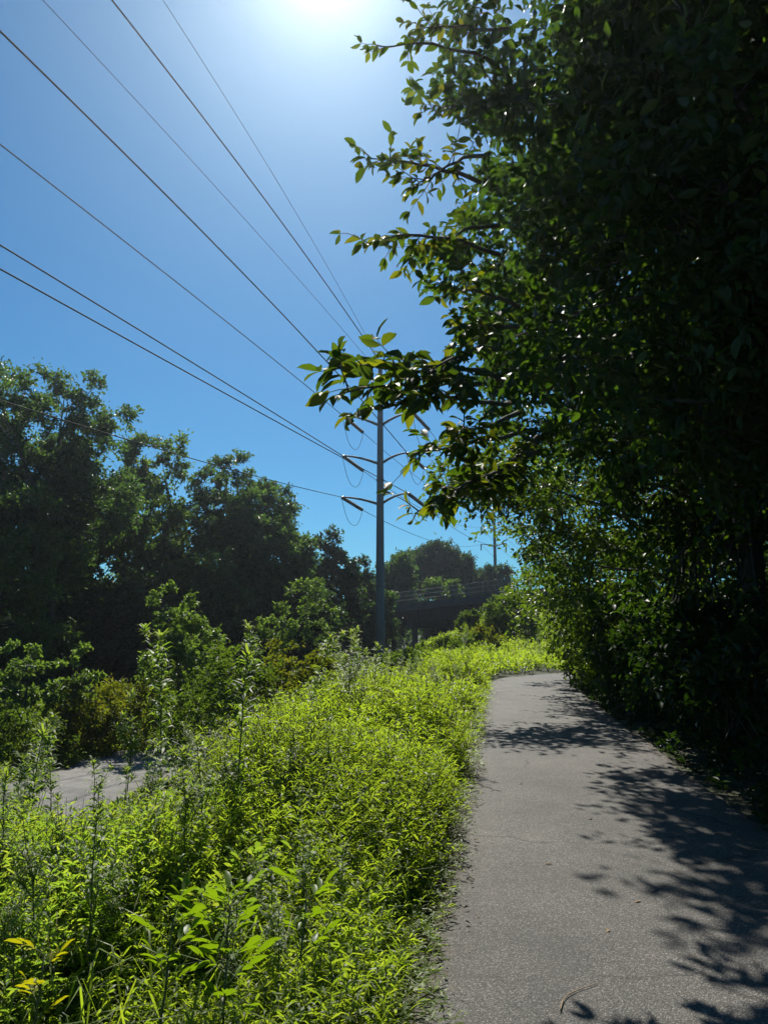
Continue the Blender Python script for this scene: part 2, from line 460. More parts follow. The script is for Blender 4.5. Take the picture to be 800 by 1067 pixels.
# ------------------------------------------------------------------ trees
def wiggle(p0, p1, n=7, amp=.08, sag=0.0):
    t = np.linspace(0, 1, n)[:, None]
    L = np.linalg.norm(np.asarray(p1) - p0)
    off = np.cumsum(rng.normal(size=(n, 3)), 0) * amp * L / n
    off -= off[-1] * t
    p = p0 + (np.asarray(p1) - p0) * t + off * (t > 0)
    p[:, 2] += sag * L * 4 * (t * (1 - t))[:, 0]
    return p


def clump_leaves(mb, centres, radii, n_twigs, per_twig, leaf, ratio, kind='simple', flat=.75, up=.25, axis0=None, jit=.10, helio=.3):
    """leaf sprays radiating from each clump centre"""
    n = len(centres)
    c = np.repeat(centres, n_twigs, 0); rr = np.repeat(radii, n_twigs)
    td = unit(len(c)); td[:, 2] = td[:, 2] * flat + up * rng.random(len(c))
    if axis0 is not None: td = td + .55 * np.repeat(axis0, n_twigs, 0)
    td /= np.linalg.norm(td, axis=1)[:, None]
    tl = rr * rng.uniform(.55, 1.15, len(c))
    c = np.repeat(c, per_twig, 0); d = np.repeat(td, per_twig, 0); tl = np.repeat(tl, per_twig)
    m = len(c)
    s = rng.uniform(.25, 1.0, m)
    pos = c + d * (tl * s)[:, None] + rng.normal(size=(m, 3)) * (jit * tl)[:, None]
    pos[:, 2] -= .10 * tl * s * s
    ld = d * .7 + unit(m) * .9; ld[:, 2] -= .25
    nr = unit(m) * .8; nr[:, 2] += .75; nr[:, 1] += helio
    mb.leaves(pos, ld, nr, leaf * rng.uniform(.6, 1.3, m), ratio, kind)


def sample_env(env, n, inner=.45):
    """points in a union of ellipsoids (centre, radii, weight), denser to the surface"""
    ws = np.array([e[2] for e in env], float); ws /= ws.sum()
    k = rng.choice(len(env), n, p=ws)
    cen = np.array([e[0] for e in env], float)[k]; rad = np.array([e[1] for e in env], float)[k]
    u = unit(n); r = rng.uniform(inner ** 3, 1, n) ** (1 / 3)
    return cen + u * rad * r[:, None], u


def tree(name, label, base, env, trunk_h, trunk_r, n_clumps, clump_r, twigs, per, leaf, mat,
         ratio=.55, kind='simple', group=None, cat='tree', limbs=9, inner=.45, lean=(0, 0), extra=None, sub=True, trunk_name='trunk', crown_name='crown'):
    """env in coordinates relative to base"""
    t = thing(name, base, label, cat, group)
    wood = MB(); fol = MB()
    top = np.array((lean[0], lean[1], trunk_h))
    tp = wiggle(np.array((0, 0, -.25)), top, 10, .10)
    tr = np.linspace(1, .25, 10) ** .9 * trunk_r; tr[0] *= 1.45; tr[1] *= 1.1
    wood.tube(tp, tr, 9)
    pts, u = sample_env(env, n_clumps, inner)
    if extra is not None:
        extra = np.asarray(extra, float)
        pts = np.concatenate((pts, extra)); u = np.concatenate((u, unit(len(extra)) * .3))
    # limbs to some of the clumps, thinner branches from the limbs to the others
    idx = rng.permutation(len(pts))
    nodes = []
    for k in idx[:limbs]:
        f = np.clip((pts[k][2] / trunk_h) * rng.uniform(.45, .75), .15, .97)
        a = np.array([np.interp(f, np.linspace(0, 1, 10), tp[:, q]) for q in range(3)])
        w_ = wiggle(a, pts[k], 8, .16, .05)
        r0 = trunk_r * (1 - f * .75) * .55
        wood.tube(w_, np.linspace(r0, r0 * .18, 8), 6)
        nodes += [(w_[q], r0 * (1 - .82 * q / 7)) for q in range(2, 8)]
    nodes += [(tp[q], tr[q]) for q in range(4, 10)]
    if sub:
        NP = np.array([q[0] for q in nodes])
        for k in idx[limbs:]:
            dd = np.linalg.norm(NP - pts[k], axis=1) + np.where(NP[:, 2] > pts[k][2], .8, 0)
            m_ = int(np.argmin(dd))
            w_ = wiggle(NP[m_], pts[k], 5, .14, .04)
            r0 = max(.008, min(nodes[m_][1] * .6, .05 * trunk_r / .2))
            wood.tube(w_, np.linspace(r0, r0 * .3, 5), 4, cap=False)
    rad = clump_r * rng.uniform(.65, 1.3, len(pts))
    clump_leaves(fol, pts, rad, twigs, per, leaf, ratio, kind, axis0=u)
    wood.build(trunk_name, M['bark'], t)
    fol.build(crown_name, mat, t)
    return t


def base_at(px, Y, dx=0):
    x = (px - 400) / (FPX / math.cos(PITCH) * 1.0) * Y + dx
    return np.array((x, Y, gz(x, Y)))


def env_px(base, lst):
    """ellipsoids given by their picture place, distance, radii"""
    out = []
    for px, py, Y, rx, ry, rz in lst:
        out.append((at(px, py, Y) - base, (rx, ry, rz), rx * ry * rz))
    return out


# woods along the lower road, far left to centre
def wood_tree(label, px, Y, ell, n, cr, mat='leaf_far', leaf=.21, tr=.2, twigs=11, per=26, limbs=10, inner=.35, name='deciduous_tree', th=None):
    k = 1.35
    Y *= k; ell = [(a, b_, c * k, d * k, e * k, f * k) for a, b_, c, d, e, f in ell]; cr *= k; leaf *= k * .95; tr *= k
    bs = base_at(px, Y)
    env = env_px(bs, ell)
    topz = max(e[0][2] + e[1][2] for e in env)
    return tree(name, label, bs, env, (th or topz * .8), tr, n, cr, twigs, per, leaf, M[mat], group='trees of the wood beyond the lower road', limbs=limbs, inner=inner)


wood_tree('tallest dark tree at the left edge with an open lopsided top', 48, 30,
          [(35, 450, 30, 2.8, 3.0, 2.2), (98, 418, 30, 1.6, 1.8, .9), (25, 408, 30.5, 1.5, 1.8, .8), (60, 540, 30, 3.3, 3.0, 2.6), (15, 540, 31, 3.3, 3, 3), (95, 500, 31, 2.0, 2, 2.0)],
          215, .95, leaf=.19, tr=.24, twigs=12)
wood_tree('dark woodland tree with a ragged top behind the tallest tree', 165, 39,
          [(158, 482, 39, 1.5, 2.0, 1.7), (152, 545, 39, 2.6, 2.8, 2.4), (125, 600, 39, 3.3, 3, 3.0)], 165, .9, 'leaf_far_warm', leaf=.22)
wood_tree('woodland tree with a forked dark trunk and feathery crown against the sky', 235, 41,
          [(243, 508, 41, 1.9, 2.4, 1.7), (222, 570, 41, 2.7, 3, 2.8), (262, 580, 41, 2.2, 3, 2.8)], 170, .85, 'leaf_far', leaf=.21, inner=.3)
wood_tree('rounded woodland tree right of the feathery crown', 290, 44,
          [(283, 540, 44, 1.5, 2.4, 2.2), (292, 600, 44, 2.0, 2.4, 3.0)], 130, .85, leaf=.23)
wood_tree('narrow dark tree draped in vines left of the power pole', 345, 49,
          [(343, 565, 49, .8, 1.4, 1.5), (346, 615, 49, 1.7, 2, 2.6), (330, 650, 49, 2.0, 2, 2.4)], 120, .75, 'leaf_far_dark', leaf=.24)
wood_tree('small dark tree close beside the power pole', 372, 57,
          [(374, 615, 57, .9, 1.6, 2.2), (368, 655, 57, 1.5, 2, 2.2)], 75, .75, 'leaf_far_dark', leaf=.26, tr=.14)
wood_tree('low dark tree under the narrow vine draped tree', 300, 38,
          [(300, 655, 38, 2.4, 2, 1.9), (270, 670, 38, 2.0, 2, 1.6)], 100, .9, 'leaf_far_dark', leaf=.22, tr=.14)
wood_tree('low dark tree filling the gap beneath the feathery crown', 205, 36,
          [(205, 640, 36, 2.6, 2, 2.6), (160, 655, 36, 2.5, 2, 2.4)], 120, .9, leaf=.22, tr=.14)
wood_tree('low dark tree at the foot of the tallest tree', 100, 33,
          [(110, 655, 33, 2.6, 2, 2.6), (70, 690, 33, 2.2, 2, 2.0)], 110, .9, 'leaf_far_dark', leaf=.2, tr=.14)
wood_tree('dark leaning tree cut off by the left edge of the photo', -20, 27,
          [(-10, 600, 27, 2.6, 2.4, 3.4), (-5, 700, 27, 2.4, 2.2, 2.4)], 120, .9, 'leaf_far_warm', leaf=.19)
wood_tree('dark low tree behind the power pole, under the far end of the bridge', 385, 60,
          [(385, 640, 60, 2.0, 1.9, 2.2), (372, 665, 60, 2.2, 1.9, 1.8)], 80, 1.0, leaf=.30, tr=.14)

# trees beyond the bridge
for lab, px, Y, ell, n, mat in (
        ('broad round tree behind the bridge, highest of the far trees', 455, 118, [(458, 592, 118, 4.6, 5, 3.8), (430, 600, 118, 3.6, 4, 3.8), (470, 612, 116, 3.6, 4, 5), (452, 600, 117, 5.0, 4, 3.6)], 330, 'leaf_far_dark'),
        ('paler small tree in front of the broad round tree, above the bridge rail', 464, 96, [(464, 618, 96, 2.0, 2.2, 1.6), (462, 640, 96, 2.8, 2.6, 3)], 80, 'leaf_far_warm'),
        ('dark low tree between the far pole and the broad round tree', 508, 120, [(512, 603, 120, 3.0, 3, 1.6), (505, 625, 120, 4, 3, 3.6)], 150, 'leaf_far_dark'),
        ('far tree showing just right of the near pole', 412, 100, [(414, 598, 100, 1.8, 2.4, 2.2), (408, 630, 100, 3.2, 3, 3.6)], 150, 'leaf_far')):
    bs = base_at(px, Y)
    env = env_px(bs, ell)
    tree('deciduous_tree', lab, bs, env, max(e[0][2] + e[1][2] for e in env) * .8, .22, n, 1.35, 10, 24, .40, M[mat], group='trees beyond the bridge', limbs=7)

# far woods as one mass that closes the horizon
fm = MB()
xs = rng.uniform(-170, 200, 420); ys = rng.uniform(135, 190, 420)
cen = np.stack((xs, ys, rng.uniform(0, 7.0, 420)), -1)
xl = rng.uniform(-95, -9, 420); yl = rng.uniform(88, 120, 420)
xl = np.minimum(xl, -.10 * yl)
cen = np.concatenate((cen, np.stack((xl, yl, rng.uniform(-3, 9.0, 420)), -1)))
cen = np.concatenate((cen, np.stack((rng.uniform(-12, 40, 90), rng.uniform(128, 150, 90), rng.uniform(-1.5, 4, 90)), -1)))
clump_leaves(fm, cen, np.concatenate((rng.uniform(2.5, 4.2, 420), rng.uniform(1.8, 3.0, 420), rng.uniform(1.5, 2.5, 90))), 9, 18, .8, .6)
tag(fm.build('far_woods', M['leaf_far']), kind='stuff')

# ------------------------------------------------------------------ right hand trees
def right_tree(label, base, env, n, cr, twigs, per, leaf, mat, tr=.22, th=9, extra=None, kind='broad', ratio=.45, inner=.35, limbs=12, name='broadleaf_tree'):
    bs = np.array((base[0], base[1], gz(*base)))
    env = [(np.array(c) - bs, r, r[0] * r[1] * r[2]) for c, r in env]
    if extra is not None: extra = np.asarray(extra) - bs
    return tree(name, label, bs, env, th, tr, n, cr, twigs, per, leaf, mat, ratio, kind, 'trees along the right of the path', limbs=limbs, inner=inner, extra=extra)


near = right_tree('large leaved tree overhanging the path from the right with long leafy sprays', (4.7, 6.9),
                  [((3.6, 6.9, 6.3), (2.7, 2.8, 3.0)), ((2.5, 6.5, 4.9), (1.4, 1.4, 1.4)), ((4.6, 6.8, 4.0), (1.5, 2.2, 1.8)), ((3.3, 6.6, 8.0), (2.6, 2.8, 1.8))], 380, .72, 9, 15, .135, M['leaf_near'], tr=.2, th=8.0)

# its long sprays towards the clearing, each a branch with twigs and big leaves
sp_w = MB(); sp_l = MB()
NB = np.array(near.location)


def spray(p0, p1, n_twig, twig_len, leaf, per=7, sag=.05, r0=.022, dense=1.0):
    w_ = wiggle(p0, p1, 10, .10, sag)
    sp_w.tube(w_ - NB, np.linspace(r0, .004, 10), 6)
    main = w_[-1] - w_[0]; main /= np.linalg.norm(main)
    for k in range(n_twig):
        f = .25 + .75 * (k + .5) / n_twig
        a = np.array([np.interp(f, np.linspace(0, 1, 10), w_[:, q]) for q in range(3)])
        d = main * rng.uniform(.4, .9) + unit(1)[0] * .75
        d[2] = d[2] * .7 + rng.uniform(-.25, .25)
        d /= np.linalg.norm(d)
        L_ = twig_len * rng.uniform(.5, 1.15)
        tw = wiggle(a, a + d * L_, 5, .12, .04)
        sp_w.tube(tw - NB, np.linspace(.006, .002, 5), 4)
        leaf_on(tw, per, leaf)
    leaf_on(w_[5:], per + 3, leaf)


def leaf_on(tw, n, leaf):
    f = np.sort(rng.uniform(.2, 1.0, n)); f[-3:] = 1.0
    pos = np.stack([np.interp(f, np.linspace(0, 1, len(tw)), tw[:, q]) for q in range(3)], -1)
    td = tw[-1] - tw[0]; td /= np.linalg.norm(td)
    side = np.cross(td, (0, 0, 1.0)); side /= np.linalg.norm(side) + 1e-9
    sg = np.where(np.arange(n) % 2 == 0, 1.0, -1.0)
    ld = td[None] * rng.uniform(.35, .9, n)[:, None] + side[None] * (sg * rng.uniform(.4, 1.1, n))[:, None] + rng.normal(size=(n, 3)) * .28
    ld[:, 2] -= rng.uniform(0, .6, n)
    nr = rng.normal(size=(n, 3)) * .45; nr[:, 2] += .8
    sp_l.leaves(pos - NB, ld, nr, leaf * rng.uniform(.65, 1.2, n), rng.uniform(.36, .48, n), 'broad', fold=.22)


spray(at(520, 395, 5.54), at(345, 385, 4.1), 13, 0.24, 0.16, 8, .02)
spray(at(500, 400, 5.4), at(350, 412, 4.2), 7, 0.26, 0.155, 7, .02)
spray(at(530, 420, 5.70), at(385, 425, 4.47), 12, 0.28, 0.135, 8, .02)
spray(at(520, 360, 5.39), at(440, 395, 4.62), 11, 0.31, 0.131, 8)
spray(at(540, 450, 5.85), at(440, 470, 5.08), 11, 0.29, 0.127, 8, -.02)
spray(at(560, 460, 6.31), at(432, 535, 5.24), 14, 0.26, 0.131, 7, -.03)
spray(at(560, 470, 6.47), at(500, 500, 5.70), 11, 0.31, 0.123, 8, -.03)
spray(at(520, 265, 6.01), at(378, 255, 5.08), 12, 0.26, 0.123, 7)
spray(at(520, 235, 6.31), at(430, 265, 5.54), 11, 0.31, 0.123, 8)
spray(at(500, 190, 6.31), at(382, 165, 5.39), 11, 0.23, 0.123, 6)
spray(at(510, 160, 6.31), at(430, 195, 5.54), 11, 0.31, 0.123, 8)
spray(at(510, 110, 6.62), at(455, 120, 5.85), 9, 0.31, 0.115, 8)
spray(at(520, 70, 6.47), at(392, 48, 5.39), 8, 0.25, 0.123, 6)
spray(at(530, 30, 6.62), at(440, 30, 5.85), 11, 0.32, 0.115, 8)
spray(at(520, 0, 6.78), at(450, -20, 6.01), 11, 0.32, 0.115, 8)
spray(at(540, 320, 5.85), at(470, 300, 5.39), 11, 0.31, 0.123, 8)
spray(at(540, 340, 5.85), at(485, 345, 5.39), 11, 0.31, 0.123, 8)
spray(at(545, 470, 6.0), at(455, 520, 5.2), 13, .28, .13, 8, -.03)
spray(at(560, 455, 6.2), at(520, 505, 5.6), 12, .3, .125, 8, -.03)
spray(at(540, 430, 5.8), at(470, 455, 5.2), 12, .3, .13, 8, -.01)
sp_w.build('branch', M['twig'], near)
sp_l.build('leafy_spray', M['leaf_spray_lit'], near)

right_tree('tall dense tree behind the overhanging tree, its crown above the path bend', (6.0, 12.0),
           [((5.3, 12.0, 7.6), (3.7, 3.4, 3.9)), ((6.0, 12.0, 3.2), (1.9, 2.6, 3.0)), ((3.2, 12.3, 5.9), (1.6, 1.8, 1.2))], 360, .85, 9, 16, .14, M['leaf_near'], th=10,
           extra=[(1.6, 11.5, 6.2), (2.0, 11.3, 6.0), (2.5, 11.3, 6.2), (3.0, 11.4, 6.0), (1.75, 10.4, 6.2), (2.3, 10.3, 6.0), (2.9, 10.5, 6.3)])
right_tree('vine covered tree with sunlit leaves hanging beside the path', (8.0, 19.0),
           [((7.5, 19.0, 5.6), (4.2, 4.0, 5.2)), ((5.9, 18.0, 3.0), (2.1, 3.0, 3.0)), ((4.5, 18.2, 4.6), (1.2, 1.2, 1.3)), ((4.9, 20.2, 2.6), (1.3, 1.4, 1.4)), ((4.5, 20.6, 6.4), (1.3, 1.3, 1.3))], 230, .85, 9, 16, .14, M['leaf_vine'], th=10,
           extra=[(3.0, 17.6, 5.4), (2.5, 17.3, 5.2), (2.1, 17.1, 5.0), (3.4, 18.0, 4.8), (2.8, 17.0, 5.7), (2.5, 16.6, 4.7), (3.2, 17.0, 5.0), (2.0, 16.5, 5.3), (1.75, 16.9, 4.8), (3.7, 17.4, 5.6), (3.8, 16.9, 5.0), (3.0, 16.4, 5.3), (2.3, 16.9, 5.7), (3.3, 16.7, 4.5), (1.4, 16.6, 4.9), (1.6, 16.3, 5.2), (1.5, 17.0, 5.3), (2.2, 16.2, 4.9), (2.7, 16.2, 5.5), (1.9, 16.7, 5.5), (2.9, 17.5, 4.7), (2.5, 17.0, 4.5)])
right_tree('farther leafy tree leaning in where the path turns', (10.2, 26.0),
           [((9.6, 26, 4.4), (4.2, 4.5, 4.4)), ((8.2, 25.2, 2.0), (2.2, 3.2, 2.2)), ((6.6, 26, 4.0), (1.4, 1.4, 1.5)), ((5.6, 26, 3.4), (1.2, 1.4, 2.2)), ((5.3, 25.0, 5.4), (1.2, 1.4, 1.2))], 230, .9, 9, 15, .17, M['leaf_vine'], th=8)
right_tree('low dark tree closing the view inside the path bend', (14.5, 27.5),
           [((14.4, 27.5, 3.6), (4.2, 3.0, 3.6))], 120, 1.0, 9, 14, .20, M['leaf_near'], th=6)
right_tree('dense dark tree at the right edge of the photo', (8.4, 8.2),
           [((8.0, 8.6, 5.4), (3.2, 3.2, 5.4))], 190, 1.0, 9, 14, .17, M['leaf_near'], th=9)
right_tree('added dark tree behind the row, mostly unseen, blocking sky light at the right', (11.0, 14.0),
           [((10.8, 14.0, 7.0), (3.6, 4.0, 6.8))], 150, 1.2, 9, 14, .24, M['leaf_near'], th=11)  # added, mostly unseen tree that blocks sky light to darken the right side
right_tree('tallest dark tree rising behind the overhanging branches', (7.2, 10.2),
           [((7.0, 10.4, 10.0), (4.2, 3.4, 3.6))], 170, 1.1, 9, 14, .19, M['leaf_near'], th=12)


# shrubs at the right edge of the path
def shrub(name, label, x, y, r, h, n, leaf, mat, group, twigs=8, per=14, kind='simple', ratio=.5, cr=None):
    bs = np.array((x, y, gz(x, y)))
    t = thing(name, bs, label, 'shrub', group)
    wood = MB(); fol = MB()
    env = [(np.array((0, 0, h * .52)), (r, r, h * .5), 1)]
    pts, u = sample_env(env, n, .4)
    for p in pts[:14]:
        w_ = wiggle(np.array((rng.normal() * .08, rng.normal() * .08, -.05)), p, 6, .12)
        wood.tube(w_, np.linspace(.016, .004, 6), 5)
    clump_leaves(fol, pts, (cr or r * .42) * rng.uniform(.7, 1.25, n), twigs, per, leaf, ratio, kind, axis0=u, helio=.65)
    wood.build('stem', M['twig'], t)
    fol.build('foliage', mat, t)
    return t


def XR(y): return -0.41 + 2 * HALF / math.cos(PA) + PSL * y
def XL(y): return -0.41 + PSL * y


right_labels = ['dark shrub nearest the camera at the right edge of the path', 'dark shrub behind the nearest one beside the shaded asphalt',
                'shaded shrub at the path edge below the large leaved tree', 'shrub with arching shoots reaching over the shaded asphalt',
                'low shrub beside the path under the tall dense tree', 'shrub with a few sunlit sprigs on the right verge',
                'leafy shrub under the vine covered tree', 'shrub at the inner side of the path just before it turns', 'last shrub on the right where the path disappears']
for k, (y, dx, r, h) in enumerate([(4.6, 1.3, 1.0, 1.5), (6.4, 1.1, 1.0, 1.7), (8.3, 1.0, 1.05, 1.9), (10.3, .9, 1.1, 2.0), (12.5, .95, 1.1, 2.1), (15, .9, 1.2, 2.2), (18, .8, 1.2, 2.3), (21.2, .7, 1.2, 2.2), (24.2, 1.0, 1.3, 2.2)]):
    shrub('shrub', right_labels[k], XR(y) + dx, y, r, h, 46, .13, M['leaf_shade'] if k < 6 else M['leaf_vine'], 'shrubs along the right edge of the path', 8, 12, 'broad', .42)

# ------------------------------------------------------------------ power poles and lines
def make_pole(label, base, top, r0, r1, arms, group):
    t = thing('power_pole', base, label, 'power pole', group)
    base = np.asarray(base, float)
    b = MB()
    H = top - base[2]
    zz = np.linspace(-.2, H, 16)
    b.tube(np.stack((0 * zz, 0 * zz, zz), -1), np.linspace(r0, r1, 16), 12)
    for s in (.28, .62):
        b.tube([(0, 0, H * s), (0, 0, H * s + .25)], r0 + (r1 - r0) * s + .025, 12)
    b.build('shaft', M['steel'], t, smooth_shade=True)
    for tip, zroot in arms:
        d = np.asarray(tip) - base
        a = MB()
        n = 8; s = np.linspace(0, 1, n)
        p = np.stack((d[0] * s, d[1] * s, (zroot - base[2]) + (d[2] - (zroot - base[2])) * (1 - (1 - s) ** 1.8)), -1)
        a.tube(p, np.linspace(.11, .055, n), 6)
        a.build('crossarm', M['steel'], t)
    return t


PY = 50.0
tipsL = [at(357, 433, PY), at(357, 475, PY), at(356, 518, PY)]
tipsR = [at(430, 430, PY), at(424, 472, PY), at(425, 514, PY)]
pb = base_at(397, PY)
pole_x = at(396, 560, PY)[0]
pb = np.array((pole_x, PY, gz(pole_x, PY)))
ptop = at(396, 385, PY)[2]
roots = [at(396, y, PY)[2] for y in (444, 484, 526)]
pole1 = make_pole('tall grey steel power pole standing in the weeds beside the path', pb, ptop, .34, .17,
                  [(tipsL[k], roots[k]) for k in range(3)] + [(tipsR[k], roots[k]) for k in range(3)], 'steel power poles')
P2Y = 126.0
x2 = at(515, 560, P2Y)[0]
p2b = np.array((x2, P2Y, gz(x2, P2Y)))
tips2L = [at(501, y, P2Y) for y in (530, 549, 567)]
tips2R = [at(527, y, P2Y) for y in (529, 548, 566)]
roots2 = [at(515, y, P2Y)[2] for y in (531, 552, 570)]
pole2 = make_pole('farther steel power pole seen small above the bridge', p2b, at(515, 527, P2Y)[2], .36, .2,
                  [(tips2L[k], roots2[k]) for k in range(3)] + [(tips2R[k], roots2[k]) for k in range(3)], 'steel power poles')


def insulator(parent, p0, p1, r=.07):
    org = np.array(parent.location)
    b = MB()
    n = 23
    t = np.linspace(0, 1, n)[:, None]
    p = np.asarray(p0) + (np.asarray(p1) - p0) * t - org
    rad = np.where(np.arange(n) % 2 == 0, r, r * 2.1); rad[0] = rad[-1] = .03
    b.tube(p, rad, 8)
    b.build('insulator', M['insulator'], parent)


def jumper(parent, a, bq, depth):
    org = np.array(parent.location)
    s = np.linspace(0, 1, 15)[:, None]
    p = np.asarray(a) + (np.asarray(bq) - a) * s
    p[:, 2] -= depth * (1 - np.abs(2 * s[:, 0] - 1) ** 2.4)
    b = MB(); b.tube(p - org, .017, 5); b.build('jumper_wire', M['wire'], parent)


def wire(label, pts, r, group):
    pts = np.asarray(pts, float)
    mid = pts[0]
    b = MB(); b.tube(pts - mid, r, 6)
    o = b.build('power_line', M['wire'], loc=mid)
    tag(o, label, 'power line', group)


def span(a, m, e):
    """parabola in height through a (pole), m (a seen point) and e, along the straight plan line a-e"""
    a, e = np.asarray(a), np.asarray(e)
    L2 = np.linalg.norm((e - a)[:2])
    sm = np.linalg.norm((np.asarray(m) - a)[:2]) / L2
    lin = a[2] + (e[2] - a[2]) * sm
    sag = (lin - m[2]) / (4 * sm * (1 - sm))
    s = np.linspace(0, 1, 70)
    p = a + (e - a) * s[:, None]
    p[:, 2] -= 4 * sag * s * (1 - s)
    return p


# previous pole would stand behind the photographer, left of the path
Q = np.array((-34.0, -42.0))
incoming = [
    ('upper left conductor, ending at the top left arm of the near pole', tipsL[0], (0, 150), -1.6, .024),
    ('thick conductor ending at the middle left arm of the near pole', tipsL[1], (0, 255), -1.6, .030),
    ('lowest conductor dipping behind the left trees to the near pole', tipsL[2], (103, 449), -1.6, .022),
    ('thick conductor reaching the top right arm of the near pole', tipsR[0], (117, 0), 2.0, .030),
    ('thick conductor from the left edge to the middle right arm', tipsR[1], (0, 32), 2.0, .030),
    ('conductor just below the thickest one, ending at the lower right arm', tipsR[2], (0, 280), 2.0, .024),
]
dirn = np.array((pole_x, PY)) - Q; dirn /= np.linalg.norm(dirn)
perp = np.array((dirn[1], -dirn[0]))                      # to the right when walking to the near pole


def plan_hit(a, e, pix):
    sx, sz = slopes(*pix)
    # point of the plan line a-e whose azimuth is that of the pixel
    d = (e - a)[:2]
    # (a + d*t).x = sx * (a + d*t).y
    t = (sx * a[1] - a[0]) / (d[0] - sx * d[1])
    y = a[1] + d[1] * t
    return np.array((sx * y, y, EYE + sz * y))


for lab, tip, pix, off, r in incoming:
    e = np.array((*(Q + perp * off), tip[2] + .5))
    m_ = plan_hit(tip, e, pix)
    wire(lab, span(tip, m_, e), r, 'power lines between the poles')
topL = np.array((pole_x - .25, PY, ptop)); topR = np.array((pole_x + .25, PY, ptop))
for lab, tip, pix, off in (('thin ground wire, left one of the two reaching the pole top', topL, (45, 0), -.6), ('thin ground wire, right one of the two reaching the pole top', topR, (170, 0), 1.2)):
    e = np.array((*(Q + perp * off), tip[2] + .5))
    wire(lab, span(tip, plan_hit(tip, e, pix), e), .013, 'power lines between the poles')

# strain insulators, jumpers and the spans on to the second pole
for side, tips, tips2 in (('left', tipsL, tips2L), ('right', tipsR, tips2R)):
    for k in range(3):
        a = tips[k]; e = tips2[k]
        d = (e - a) / np.linalg.norm(e - a)
        q_ = a + d * 3.2 + np.array((0.55, 0, -.62))
        insulator(pole1, a, q_)
        jumper(pole1, a + np.array((0, 0, -.05)), q_ + np.array((0, 0, -.05)), 1.75 - .15 * k)
        s = np.linspace(0, 1, 40); p = q_ + (e - q_) * s[:, None]; p[:, 2] -= 4 * 1.3 * s * (1 - s)
        wire('conductor leaving the %s %s arm of the near pole towards the far pole' % (('top', 'middle', 'lower')[k], side), p, .02, 'power lines to the far pole')
        insulator(pole2, e, e + np.array((0, 0, -1.1)), .06)
        # and on, beyond the far pole
        far = e + np.array((26.0, 80.0, -1.0))
        p = e + (far - e) * s[:, None]; p[:, 2] -= 4 * 1.6 * s * (1 - s)
        wire('distant conductor running on from the %s %s arm of the far pole' % (('top', 'middle', 'lower')[k], side), p, .02, 'power lines beyond the far pole')

# ------------------------------------------------------------------ bridge
br = thing('bridge', (6.0, 84.0, gz(6, 84)), 'dark road bridge with a railing crossing beyond the power pole', 'bridge')
bo = np.array(br.location)
A_ = at(396, 637, 92.0); B_ = at(545, 621, 78.0)
A_ = A_ + (A_ - B_) * .9; B_ = B_ + (B_ - at(396, 637, 92.0)) * .25
ax = (B_ - A_); LB = np.linalg.norm(ax); ax /= LB
sd = np.cross(ax, (0, 0, 1.0)); sd /= np.linalg.norm(sd); upv = np.cross(sd, ax)
AX = np.stack((ax, sd, upv))
mid = (A_ + B_) / 2
sgn = -1 if sd[1] > 0 else 1                                  # sd*sgn points at the camera


def bl(u, v_, h): return A_ + ax * u + sd * (-sgn * v_) + upv * h - bo


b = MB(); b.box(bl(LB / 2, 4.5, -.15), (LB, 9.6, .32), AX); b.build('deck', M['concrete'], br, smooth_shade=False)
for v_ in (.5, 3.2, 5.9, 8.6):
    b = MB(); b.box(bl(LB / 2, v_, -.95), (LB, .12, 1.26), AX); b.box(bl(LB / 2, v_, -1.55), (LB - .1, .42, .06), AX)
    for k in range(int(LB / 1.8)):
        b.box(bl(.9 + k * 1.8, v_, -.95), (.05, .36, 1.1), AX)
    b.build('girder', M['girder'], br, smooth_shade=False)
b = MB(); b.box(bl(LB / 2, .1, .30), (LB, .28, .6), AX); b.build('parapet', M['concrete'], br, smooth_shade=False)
b = MB()
for h in (1.0, 1.5, 2.0): b.tube([bl(0, .1, h), bl(LB, .1, h)], .035, 6)
for k in range(int(LB / 2.0) + 1): b.tube([bl(k * 2.0 + .05, .1, .55), bl(k * 2.0 + .05, .1, 2.05)], .04, 6)
for k in range(int(LB / .25)): b.tube([bl(k * .25 + .1, .1, .62), bl(k * .25 + .1, .1, 2.0)], .010, 4, cap=False)
b.build('railing', M['rail'], br)
for k, u_ in enumerate((LB * .30, LB * .52, LB * .70)):
    for v_ in (1.2, 3.7, 6.2, 8.2):
        p = bl(u_, v_, -1.6); b = MB()
        g = gz(*(p + bo)[:2]) - bo[2]
        b.tube([(p[0], p[1], g - .3), (p[0], p[1], p[2] - .7)], .38, 12)
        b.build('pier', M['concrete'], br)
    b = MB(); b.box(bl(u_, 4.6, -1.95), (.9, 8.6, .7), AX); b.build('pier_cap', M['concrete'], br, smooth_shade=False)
p0_ = bl(LB - 3.5, 4.5, -3.4)
b = MB(); b.box(p0_, (3.0, 9.4, 5.6), AX); b.build('abutment', M['concrete'], br, smooth_shade=False)

